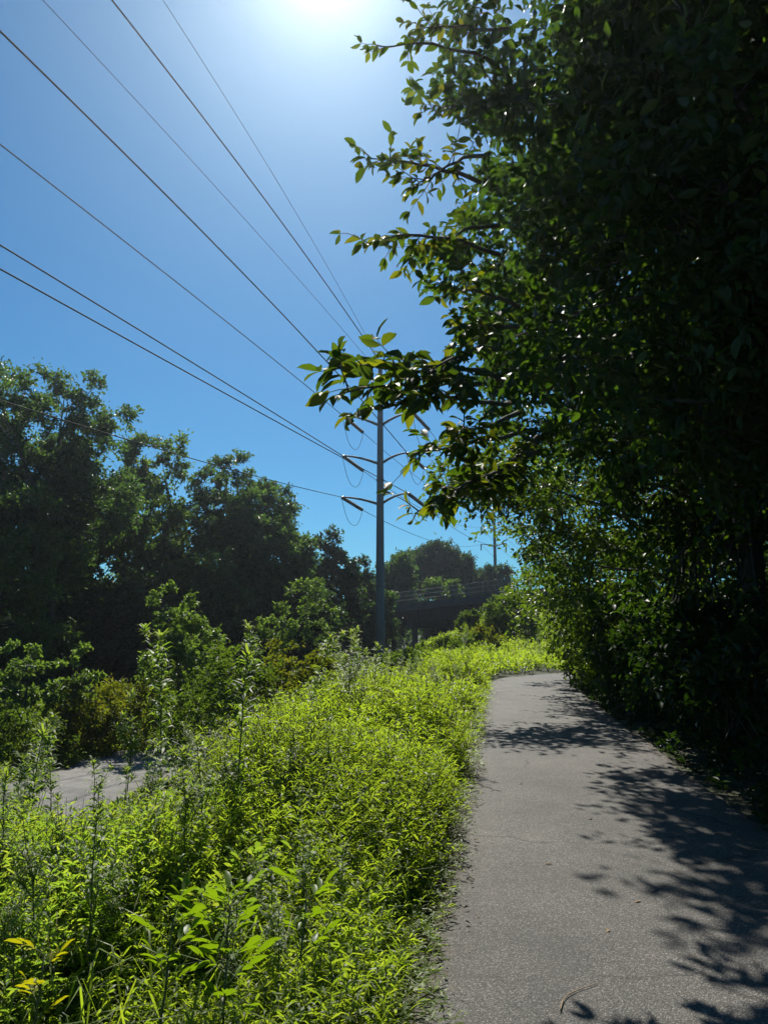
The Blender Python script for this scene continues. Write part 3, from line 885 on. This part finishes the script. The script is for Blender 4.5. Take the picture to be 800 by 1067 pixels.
# ------------------------------------------------------------------ verge vegetation
def cover(mb, xy, h, n_leaf, leaf, ratio, kind, lean=.25, stems=None, spread=.05, low=.15):
    """many small stems with alternate leaves"""
    n = len(xy)
    z0 = ground_z(xy[:, 0], xy[:, 1])
    b0 = np.stack((xy[:, 0], xy[:, 1], z0), -1)
    ln = rng.normal(size=(n, 3)) * lean; ln[:, 2] = 1; ln /= np.linalg.norm(ln, axis=1)[:, None]
    if stems is not None:
        tip = b0 + ln * h[:, None]
        wd = np.stack((rng.normal(size=n), rng.normal(size=n), 0 * h), -1); wd /= np.linalg.norm(wd, axis=1)[:, None]
        ww = (.0022 * (1 + .15 * np.hypot(xy[:, 0], xy[:, 1])))[:, None] * wd
        v = np.stack((b0 - ww, b0 + ww, tip + ww * .4, tip - ww * .4), 1).reshape(-1, 3)
        q = (np.arange(n) * 4)[:, None] + np.arange(4)[None]
        stems.add(v, None, q)
    bb = np.repeat(b0, n_leaf, 0); l2 = np.repeat(ln, n_leaf, 0); hh = np.repeat(h, n_leaf)
    lf = np.repeat(np.broadcast_to(leaf, (n,)), n_leaf)
    m_ = len(bb)
    f = rng.uniform(low, 1.0, m_) ** .8
    pos = bb + l2 * (hh * f)[:, None] + rng.normal(size=(m_, 3)) * spread * lf[:, None]
    a = rng.uniform(0, 2 * np.pi, m_)
    ld = np.stack((np.cos(a), np.sin(a), rng.uniform(-.1, 1.25, m_)), -1)
    nr = np.stack((rng.normal(size=m_) * .5 - .06, rng.normal(size=m_) * .5 + .6, np.full(m_, .85)), -1)
    mb.leaves(pos, ld, nr, lf * rng.uniform(.6, 1.25, m_), ratio, kind, fold=.2, droop=.16)


def scatter(n, y0, y1, e0, e1, power=1.0):
    """random ground points; e = distance left of the path's left edge"""
    y = y0 + (y1 - y0) * rng.random(n) ** power
    e = e0 + (e1 - e0) * rng.random(n)
    x = XL(y) - e / math.cos(PA)
    return np.stack((x, y), -1)


def in_view(xy, pad=.12):
    s = xy[:, 0] / np.maximum(xy[:, 1], .3)
    return xy[(s > -.54 - pad) & (s < .54 + pad)]


def off_path(xy, lim=HALF + .02):
    return xy[np.abs(path_lat(xy[:, 0], xy[:, 1])) > lim]


def not_road(xy):
    el = straight_lat(xy[:, 0], xy[:, 1]) - HALF
    return xy[np.abs(el - road_el(xy[:, 1])) > 1.9]


def mound(xy, lo, hi, s):
    return lo + (hi - lo) * (0.5 + .5 * np.clip(vnoise(xy[:, 0] * 1.5, xy[:, 1] * 1.5, s) * 1.0 + .55 * vnoise(xy[:, 0] * 4, xy[:, 1] * 4, s + 1), -1, 1))


gr = MB(); gs = MB()
for (n, y0, y1, e0, e1, lf, nl) in ((11500, 2.6, 7.5, .09, 2.8, .058, 19), (11000, 7.5, 14, .10, 3.4, .075, 16), (9000, 14, 26, 0, 5.0, .115, 13), (7500, 26, 50, -.1, 8.5, .19, 9)):
    xy = in_view(off_path(scatter(n, y0, y1, e0, e1), HALF - .12))
    el = straight_lat(xy[:, 0], xy[:, 1]) - HALF
    xy = xy[(el > .22) | (rng.random(len(xy)) < .45 + .5 * vnoise(xy[:, 0] * 3, xy[:, 1] * 3, 31))]
    el = straight_lat(xy[:, 0], xy[:, 1]) - HALF
    h = mound(xy, .10, 1.02, 5) * (.22 + .78 * smooth(el / (.5 + .25 * vnoise(xy[:, 1] * 2.2, xy[:, 1] * .3, 8)))) * rng.uniform(.7, 1.2, len(xy))
    h = h * (.62 + .38 * smooth((xy[:, 1] - 3.0) / 2.5))
    sx_ = xy[:, 0] / xy[:, 1]; el = straight_lat(xy[:, 0], xy[:, 1]) - HALF
    h = h * (1 - .85 * smooth((el - 1.5) / 1.3) * smooth((xy[:, 1] - 4.0) / 1.5) * smooth((32 - xy[:, 1]) / 3) * smooth((-.17 - sx_) / .08) * smooth((sx_ + .47) / .07))
    cover(gr, xy, h, nl, lf, .17 if y0 < 14 else .22, 'blade', .34, gs)
# outer verge of the bend and the slope up to the bridge
xy = np.stack((rng.uniform(3, 26, 9000), rng.uniform(25, 75, 9000)), -1)
xy = in_view(off_path(xy)); xy = xy[path_lat(xy[:, 0], xy[:, 1]) > 0]
cover(gr, xy, mound(xy, .35, .75, 6) * rng.uniform(.7, 1.2, len(xy)), 9, .22, .22, 'blade', .3, gs)
# long arching blades mixed in, and runners creeping over the edge of the asphalt
for (n, y0, y1, e0, e1, L0, L1) in ((1500, 2.6, 9, .12, 2.8, .16, .36), (2000, 9, 26, .1, 5.0, .25, .5)):
    xy = in_view(off_path(scatter(n, y0, y1, e0, e1)))
    z0 = ground_z(xy[:, 0], xy[:, 1]) + .1
    m_ = len(xy); a = rng.uniform(0, 6.283, m_)
    ld = np.stack((np.cos(a) * .6, np.sin(a) * .6, rng.uniform(.6, 1.6, m_)), -1)
    nr = np.stack((-np.cos(a), -np.sin(a), np.full(m_, .5)), -1)
    gr.leaves(np.stack((xy[:, 0], xy[:, 1], z0), -1), ld, nr, rng.uniform(L0, L1, m_), .035, 'blade', droop=.35)
for (n, y0, y1, lf) in ((520, 2.6, 9, .055), (420, 9, 24, .08)):
    xy = in_view(scatter(n, y0, y1, -.02, .22, 1.2))
    ll = rng.uniform(.03, .2, len(xy)) * (1 + .8 * vnoise(xy[:, 1] * 2.4, xy[:, 1] * .2, 41))
    for k in range(7):
        f = (k + 1) / 7
        p = np.stack((xy[:, 0] + ll * f, xy[:, 1] + rng.normal(size=len(xy)) * .05 * f - .10 * f, .03 + .16 * np.sin(np.pi * min(1, f * .9)) * ll / .4 + .02), -1)
        a = rng.normal(size=len(xy)) * 1.1
        gr.leaves(p, np.stack((np.cos(a), np.sin(a), rng.uniform(-.1, .7, len(xy))), -1), np.stack((rng.normal(size=len(xy)) * .4, rng.normal(size=len(xy)) * .4, np.ones(len(xy))), -1), lf * rng.uniform(.6, 1.2, len(xy)), .18, 'blade')
dg = MB()
for (n, y0, y1, e0, e1, L0, L1) in ((420, 2.8, 9, -.05, 3.5, .12, .3), (900, 9, 24, -.05, 7.0, .3, .7)):
    xy = in_view(scatter(n, y0, y1, e0, e1))
    m_ = len(xy); a = rng.uniform(0, 6.283, m_)
    ld = np.stack((np.cos(a), np.sin(a), rng.uniform(.1, 1.6, m_)), -1); nr = np.stack((-np.cos(a), -np.sin(a), np.full(m_, .5)), -1)
    dg.leaves(np.stack((xy[:, 0], xy[:, 1], ground_z(xy[:, 0], xy[:, 1]) + .05 + .35 * rng.random(m_) * (np.abs(path_lat(xy[:, 0], xy[:, 1])) > HALF + .2)), -1), ld, nr, rng.uniform(L0, L1, m_), .010 if y0 < 9 else .016, 'blade', droop=.3)
tag(dg.build('dry_grass', M['straw']), kind='stuff')
lt = MB()
y = rng.uniform(3, 26, 2600); side = rng.random(2600) < .6
xx = np.where(side, XL(y) + 2 * HALF / math.cos(PA) + .25 - np.abs(rng.normal(size=2600)) * .28, XL(y) - .05 + np.abs(rng.normal(size=2600)) * .10)
a = rng.uniform(0, 6.283, 2600)
lt.leaves(np.stack((xx, y, np.full(2600, .036)), -1), np.stack((np.cos(a), np.sin(a), .1 * rng.random(2600)), -1), np.stack((rng.normal(size=2600) * .2, rng.normal(size=2600) * .2, np.ones(2600)), -1), rng.uniform(.008, .05, 2600), rng.uniform(.15, .5, 2600), 'simple', fold=.3)
tag(lt.build('leaf_litter', M['litter']), kind='stuff')
o = tag(gr.build('grass', M['grass']), kind='stuff')
tag(gs.build('grass_stalks', M['stem']), kind='stuff')

ug = MB(); us = MB()
for (n, y0, y1, e0, e1, lf, nl) in ((13000, 2.4, 7.5, 1.5, 5.8, .052, 24), (12500, 7, 15, 2.2, 9.5, .075, 18), (9500, 14, 30, 3.5, 16, .125, 13), (6000, 30, 60, 6, 26, .24, 10)):
    xy = in_view(not_road(scatter(n, y0, y1, e0, e1)))
    el = straight_lat(xy[:, 0], xy[:, 1]) - HALF
    h = mound(xy, .14, .82, 9) * rng.uniform(.65, 1.25, len(xy))
    sx_ = xy[:, 0] / xy[:, 1]
    h = h * (1 - .90 * smooth((el - 1.5) / 1.3) * smooth((xy[:, 1] - 4.0) / 1.5) * smooth((32 - xy[:, 1]) / 3) * smooth((-.16 - sx_) / .08) * smooth((sx_ + .47) / .07))
    cover(ug, xy, h, nl, lf, .24 if y0 < 10 else .28, 'simple', .25, us)
tag(ug.build('undergrowth', M['weed']), kind='stuff')
tag(us.build('undergrowth_stalks', M['stem']), kind='stuff')
rg = MB()
xy = np.stack((rng.uniform(2, 16, 9000), rng.uniform(3, 30, 9000)), -1)
lat = path_lat(xy[:, 0], xy[:, 1]); xy = xy[(lat < -HALF - .05) & (lat > -7)]
cover(rg, xy, rng.uniform(.1, .45, len(xy)) * smooth((-path_lat(xy[:, 0], xy[:, 1]) - HALF) / .6 + .25), 9, .11, .3, 'simple', .3)
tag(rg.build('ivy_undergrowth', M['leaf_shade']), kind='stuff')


# tall single weeds
def weed_proto(h, n, leaf, ratio, tuft, name, label, group, mat='weed', branches=0):
    t = thing(name, (0, 0, 0), label, 'weed', group)
    st = MB(); fo = MB(); tp = MB()
    ax_ = wiggle(np.array((0, 0, -.05)), np.array((rng.normal() * .06 * h, rng.normal() * .06 * h, h)), 8, .06)
    st.tube(ax_, np.linspace(.0075, .0025, 8), 5)
    axes = [(ax_, n, 1.0)]
    for k in range(branches):
        f = rng.uniform(.5, .85); a0 = np.array([np.interp(f, np.linspace(0, 1, 8), ax_[:, q]) for q in range(3)])
        az = rng.uniform(0, 6.28); d = np.array((math.cos(az) * .5, math.sin(az) * .5, .85))
        w_ = wiggle(a0, a0 + d * h * rng.uniform(.14, .3), 8, .06); st.tube(w_, np.linspace(.004, .0015, 8), 4)
        axes.append((w_, n // 3, .8))
    for a_, m_, sc in axes:
        f = np.sort(rng.uniform(.18 if a_ is ax_ else .1, .97, m_))
        pos = np.stack([np.interp(f, np.linspace(0, 1, 8), a_[:, q]) for q in range(3)], -1)
        an = np.arange(m_) * 2.4 + rng.normal(size=m_) * .3
        ld = np.stack((np.cos(an), np.sin(an), rng.uniform(.1, .75, m_)), -1)
        nr = np.stack((-np.cos(an) * .6, -np.sin(an) * .6, np.ones(m_)), -1) + rng.normal(size=(m_, 3)) * .3
        fo.leaves(pos, ld, nr, leaf * sc * (1.15 - .5 * f) * rng.uniform(.7, 1.2, m_), ratio, 'blade', fold=.2, droop=.25)
        k_ = tuft
        an = np.arange(k_) * 2.4
        pos = np.repeat(a_[-1:], k_, 0) - np.array((0, 0, 1.0)) * (rng.random(k_) * .06)[:, None]
        ld = np.stack((np.cos(an) * .8, np.sin(an) * .8, rng.uniform(.4, 1.2, k_)), -1)
        nr = np.stack((-np.cos(an), -np.sin(an), np.full(k_, .6)), -1)
        (tp if a_ is ax_ else fo).leaves(pos, ld, nr, leaf * sc * rng.uniform(.5, .85, k_), ratio, 'blade', droop=.2)
    st.build('stem', M['stem'], t)
    fo.build('foliage', M[mat], t)
    tp.build('shoot_tip', M['weed_tip'], t)
    return t


G1 = 'tall narrow leaved weeds on the left verge'
L1 = 'tall narrow leaved weed stalk rising from the sunlit left verge'
protos = [weed_proto(1.25, 95, .14, .17, 18, 'tall_weed', L1, G1),
          weed_proto(1.05, 80, .12, .2, 16, 'tall_weed', L1, G1, branches=3),
          weed_proto(1.5, 120, .14, .18, 18, 'tall_weed', L1, G1, branches=2),
          weed_proto(.95, 66, .12, .22, 16, 'tall_weed', L1, G1),
          weed_proto(1.35, 100, .12, .16, 20, 'tall_weed', L1, G1, branches=5)]
used = set()


def put_weed(k, x, y, sc, label=None, group=None):
    loc = (x, y, gz(x, y)); rz = random.uniform(0, 6.28); tl = (random.gauss(0, .07), random.gauss(0, .07))
    if k not in used:
        used.add(k); o = protos[k]
        o.location = loc; o.rotation_euler = (*tl, rz); o.scale = (sc,) * 3
        if label: o['label'] = label
        if group: o['group'] = group
        return o
    return copy_tree(protos[k], loc, rz, sc, tl, label or L1, group or G1)


# the ones the photograph singles out: (tip pixel, distance, label)
def weed_tip(px, py, Y, k, label):
    p = at(px, py, Y); h = p[2] - gz(p[0], Y)
    nominal = (1.25, 1.05, 1.5, .95, 1.35)[k]
    put_weed(k, p[0], Y, max(.6, h / nominal), label)


weed_tip(30, 762, 7.2, 0, 'bright tipped weed stalk at the far left, left of a twin')
weed_tip(66, 752, 7.6, 2, 'bright tipped weed stalk at the far left, taller of the pair')
weed_tip(137, 722, 9.0, 4, 'tall branching weed standing in front of the grey lower road')
weed_tip(178, 662, 10.5, 2, 'tallest weed on the verge, its tip before the pale sapling')
weed_tip(222, 760, 8.5, 1, 'dark stemmed weed right of the lower road gap')
weed_tip(200, 775, 6.5, 0, 'slim weed stalk with a thin dark stem in the middle of the verge')
weed_tip(245, 770, 6.0, 4, 'tall thin weed stalk left of the path, mid verge')
weed_tip(110, 790, 6.2, 1, 'weed stalk below the grey lower road')
weed_tip(275, 655, 20, 2, 'weed spire in front of the olive shrubs')
weed_tip(357, 668, 26, 1, 'pale weed spire just left of the power pole foot')
weed_tip(335, 672, 26, 3, 'small weed spire left of the one by the pole foot')
weed_tip(376, 655, 30, 0, 'tall weed spire close to the power pole foot')
for k in range(330):
    y = 3.6 + 24 * random.random() ** 1.5
    e = random.uniform(1.3 + .03 * y, 3.0 + .42 * y)
    x = XL(y) - e
    if x / y < -.62 or abs(e - float(road_el(y))) < 2.4 or (e > 4.8 and y < 24 and random.random() < .6): continue
    if y < 9 and random.random() < .6: continue
    if -.47 < x / y < -.18 and 3.6 < y < 30 and e > 1.5 and random.random() < .88: continue
    put_weed(random.randrange(5), x, y, random.uniform(.7, 1.05) if random.random() < .7 else random.uniform(1.05, 1.35))
for k in range(16):
    y = random.uniform(6.5, 15); x = -random.uniform(.455, .56) * y
    put_weed(random.randrange(5), x, y, random.uniform(.9, 1.3))
for k in range(26):                                            # around the pole foot and towards the bridge
    x, y = random.uniform(-6, 12), random.uniform(30, 55)
    if abs(float(path_lat(x, y))) < 2 or float(path_lat(x, y)) < 0: continue
    put_weed(random.randrange(5), x, y, random.uniform(.8, 1.5), 'tall weed stalk far along the verge towards the bridge', 'weeds towards the bridge')


G3 = 'short bushy weeds among the grass'
for k in range(100):
    y = 3.4 + 20 * random.random() ** 1.4
    e = random.uniform(.45, 1.9 + .08 * y)
    put_weed(random.choice((1, 3, 4)), XL(y) - e, y, random.uniform(.42, .78), 'short leafy weed poking out of the bright grass beside the path', G3)


# broad leaved ragweed close to the camera
def ragweed(label, px, py, Y, h, n_leaf, leaf, mat='broad_weed', name='ragweed'):
    p = at(px, py, Y)
    x, y = p[0], p[1]; z = gz(x, y); h = max(.35, p[2] - z)
    t = thing(name, (x, y, z), label, 'weed', 'broad leaved weeds near the camera')
    st = MB(); fo = MB()
    a_ = wiggle(np.array((0, 0, -.05)), np.array((.03, .02, h)), 7, .05); st.tube(a_, np.linspace(.007, .003, 7), 6)
    for k in range(n_leaf):
        f = .45 + .55 * (k + 1) / n_leaf
        b0 = np.array([np.interp(f, np.linspace(0, 1, 7), a_[:, q]) for q in range(3)])
        az = k * 2.4 + rng.normal() * .25
        d = np.array((math.cos(az), math.sin(az), .75))
        d /= np.linalg.norm(d)
        L_ = leaf * rng.uniform(.8, 1.15)
        rach = wiggle(b0, b0 + d * L_ * .75, 5, .03, .06); st.tube(rach, np.linspace(.003, .0012, 5), 4)
        side = np.cross(d, (0, 0, 1.0)); side /= np.linalg.norm(side)
        pos = []; ld = []; ln = []
        for q, ft in enumerate((.45, .45, .72, .72, 1.0)):
            b1 = np.array([np.interp(ft, np.linspace(0, 1, 5), rach[:, c]) for c in range(3)])
            s_ = (1, -1, 1, -1, 0)[q]
            pos.append(b1); ld.append(d * (.75 if s_ else 1) + side * s_ * .8 + np.array((0, 0, -.05 + rng.normal() * .1))); ln.append(L_ * (.5 if q < 4 else .6))
        pos = np.array(pos); ld = np.array(ld)
        nr = np.tile((-.05, .8, .65), (5, 1)) + rng.normal(size=(5, 3)) * .15
        fo.leaves(pos, ld, nr, np.array(ln), .34, 'broad', fold=.15, droop=.12)
    st.build('stem', M['stem'], t); fo.build('foliage', M[mat], t)
    return t


G4 = 'broad leaved weeds through the verge'
L4 = 'broad leaved green weed standing among the finer weeds of the verge'
bw = [ragweed(L4, 200, 850, 6.0, .6, n_, .15, 'weed', 'broad_leaved_weed') for n_ in (8, 10, 7)]
for o in bw: o['group'] = G4
for k in range(90):
    y = 3.8 + 14 * random.random() ** 1.3
    e = random.uniform(.8, 1.6 + .22 * y)
    x = XL(y) - e
    if x / y < -.6: continue
    copy_tree(bw[k % 3], (x, y, gz(x, y)), random.gauss(0, .5), random.uniform(.6, 1.0), (random.gauss(0, .08), random.gauss(0, .08)))
ragweed('bright ragweed with large jagged leaves low in the middle of the verge', 232, 948, 3.25, .7, 8, .19)
ragweed('bright ragweed left of the other large jagged leaves', 172, 958, 3.2, .7, 7, .17)
ragweed('small broad leaved weed right of the bright ragweed, nearer the path', 312, 930, 3.4, .6, 5, .15)
ragweed('ragweed with drooping leaves lowest in the verge', 228, 1005, 2.95, .6, 6, .16)
ragweed('yellow leaved weed at the lower left corner', 35, 998, 3.0, .6, 5, .11, 'yellow_leaf', 'yellow_weed')
ragweed('light green broad leaved weed in the verge beside the slim stalks', 110, 880, 4.2, .7, 6, .12)

# shrubs and saplings on the slope
def sl_shrub(label, px, py, Y, r, h, n, mat, leaf=.12, group='shrubs on the slope left of the path', name='shrub', **kw):
    p = at(px, py, Y)                                           # picture place of the top
    z = gz(p[0], Y)
    shrub(name, label, p[0], Y, r, max(h, p[2] - z), n, leaf, M[mat], group, **kw)


sl_shrub('olive green shrub in front of the dark woods, left of the pole', 300, 676, 22, 1.3, 1.4, 46, 'shrub_olive', per=18)
sl_shrub('olive shrub with reddish tinge, right of its neighbour', 330, 690, 21, 1.0, 1.2, 36, 'shrub_olive', per=18)
sl_shrub('dense dark green shrub on the slope left of the olive ones', 232, 683, 20, 1.5, 1.6, 54, 'shrub', per=20)
sl_shrub('shrub with arching twigs above the grey lower road', 140, 718, 26.5, 1.7, 1.6, 64, 'shrub_olive', per=18)
sl_shrub('shrub above the lower road, left of the arching one', 90, 730, 25.5, 1.5, 1.6, 56, 'shrub_olive', per=18)
sl_shrub('small shrub between the arching one and the dark green one', 192, 716, 28.5, 1.4, 1.4, 48, 'shrub', per=18)
sl_shrub('low shrub at the left edge beside the lower road', 10, 765, 22.5, 1.5, 1.4, 50, 'shrub', per=16)
sl_shrub('low bush between the power pole and the bridge pier', 418, 684, 36, 1.0, 1.0, 30, 'shrub', .16)
sl_shrub('mid green bush by the foot of the power pole', 430, 690, 38, 1.3, 1.2, 36, 'shrub', .18)
sl_shrub('grey green bush on the slope below the bridge', 468, 668, 44, 1.6, 1.2, 44, 'shrub', .2)
sl_shrub('yellowish bush on the slope right of the grey green one', 500, 656, 46, 1.3, 1.3, 38, 'shrub_olive', .2)
sl_shrub('large bush on the bank beneath the bridge end', 533, 624, 56, 2.0, 2, 60, 'shrub', .24)
sl_shrub('dark bush with upright shoots against the bridge', 490, 640, 60, .9, 2, 26, 'shrub', .22)

p = at(185, 640, 27)
bs = np.array((p[0], 27.0, gz(p[0], 27)))
tree('sapling', 'pale green sapling lit by the sun in front of the dark woods', bs,
     env_px(bs, [(180, 632, 27, .75, .8, .7), (200, 665, 27, 1.2, 1, .8), (185, 690, 27, 1.4, 1.2, .8)]), 4.6, .06, 46, .5, 8, 20, .15, M['leaf_pale'], group='saplings before the woods', limbs=8)
for lab, px, Y, el_ in (('pale leaved sapling at the far left under the dark trees', 30, 24, [(25, 690, 24, .55, .6, .6), (12, 728, 24, .7, .7, .7)]),
                        ('pale leaved sapling just right of the leftmost trunk', 85, 25, [(88, 692, 25, .5, .5, .55), (70, 732, 25, .6, .6, .7)]),
                        ('vine hung sapling catching the sun beside the dark woods', 318, 40, [(318, 625, 40, .8, .8, 1.4), (330, 650, 40, .9, .8, 1.4)]),
                        ('small sunlit sapling at the foot of the rounded tree', 265, 33, [(285, 650, 33, .8, .8, .8), (280, 675, 33, .9, .8, .9)])):
    bs = base_at(px, Y)
    tree('sapling', lab, bs, env_px(bs, el_), max(e[0][2] for e in env_px(bs, el_)), .05, 22, .42, 8, 14, .15, M['leaf_pale'], group='saplings before the woods', limbs=6)

# ------------------------------------------------------------------ twig and fallen leaves on the path
def ground_px(px, py):
    sx, sz = slopes(px, py); Y = -EYE / sz
    return np.array((sx * Y, Y, .035))


tw = np.array([ground_px(*q) for q in ((584, 1062), (586, 1052), (592, 1045), (602, 1040), (614, 1036), (622, 1033))])
t_ = np.linspace(0, 1, 20); tw = np.stack([np.interp(t_, np.linspace(0, 1, 6), tw[:, q]) for q in range(3)], -1)
b = MB(); b.tube(tw - tw[0], np.linspace(.0035, .0015, 20), 6)
tag(b.build('twig', M['dead_leaf'], loc=tw[0]), 'thin pale curved twig lying on the asphalt near the camera', 'twig')
for k, (px, py) in enumerate(((632, 978), (641, 803), (612, 858), (540, 820), (575, 905), (500, 880), (668, 945), (560, 760))):
    g = ground_px(px, py); a = random.uniform(0, 6.28)
    b = MB(); b.leaves(np.zeros((1, 3)), np.array([[math.cos(a), math.sin(a), .06]]), np.array([[.2, .1, 1.0]]), .055, .4, 'broad', fold=.3)
    o = b.build('fallen_leaf', M['dead_leaf'], loc=g - (0, 0, .004))
    tag(o, 'small dry leaf lying on the sunlit asphalt', 'leaf', 'dry leaves on the path')

# ------------------------------------------------------------------ summer haze
b = MB(); b.box((0, 100, 15.5), (600, 480, 45.0))
m, nt, out = new_mat('summer_haze')
pv = nt.nodes.new('ShaderNodeVolumePrincipled')
pv.inputs['Color'].default_value = (.86, .93, 1.0, 1); pv.inputs['Density'].default_value = HAZE; pv.inputs['Anisotropy'].default_value = .78
nt.links.new(pv.outputs[0], out.inputs['Volume'])
tag(b.build('haze', m, smooth_shade=False), kind='stuff')
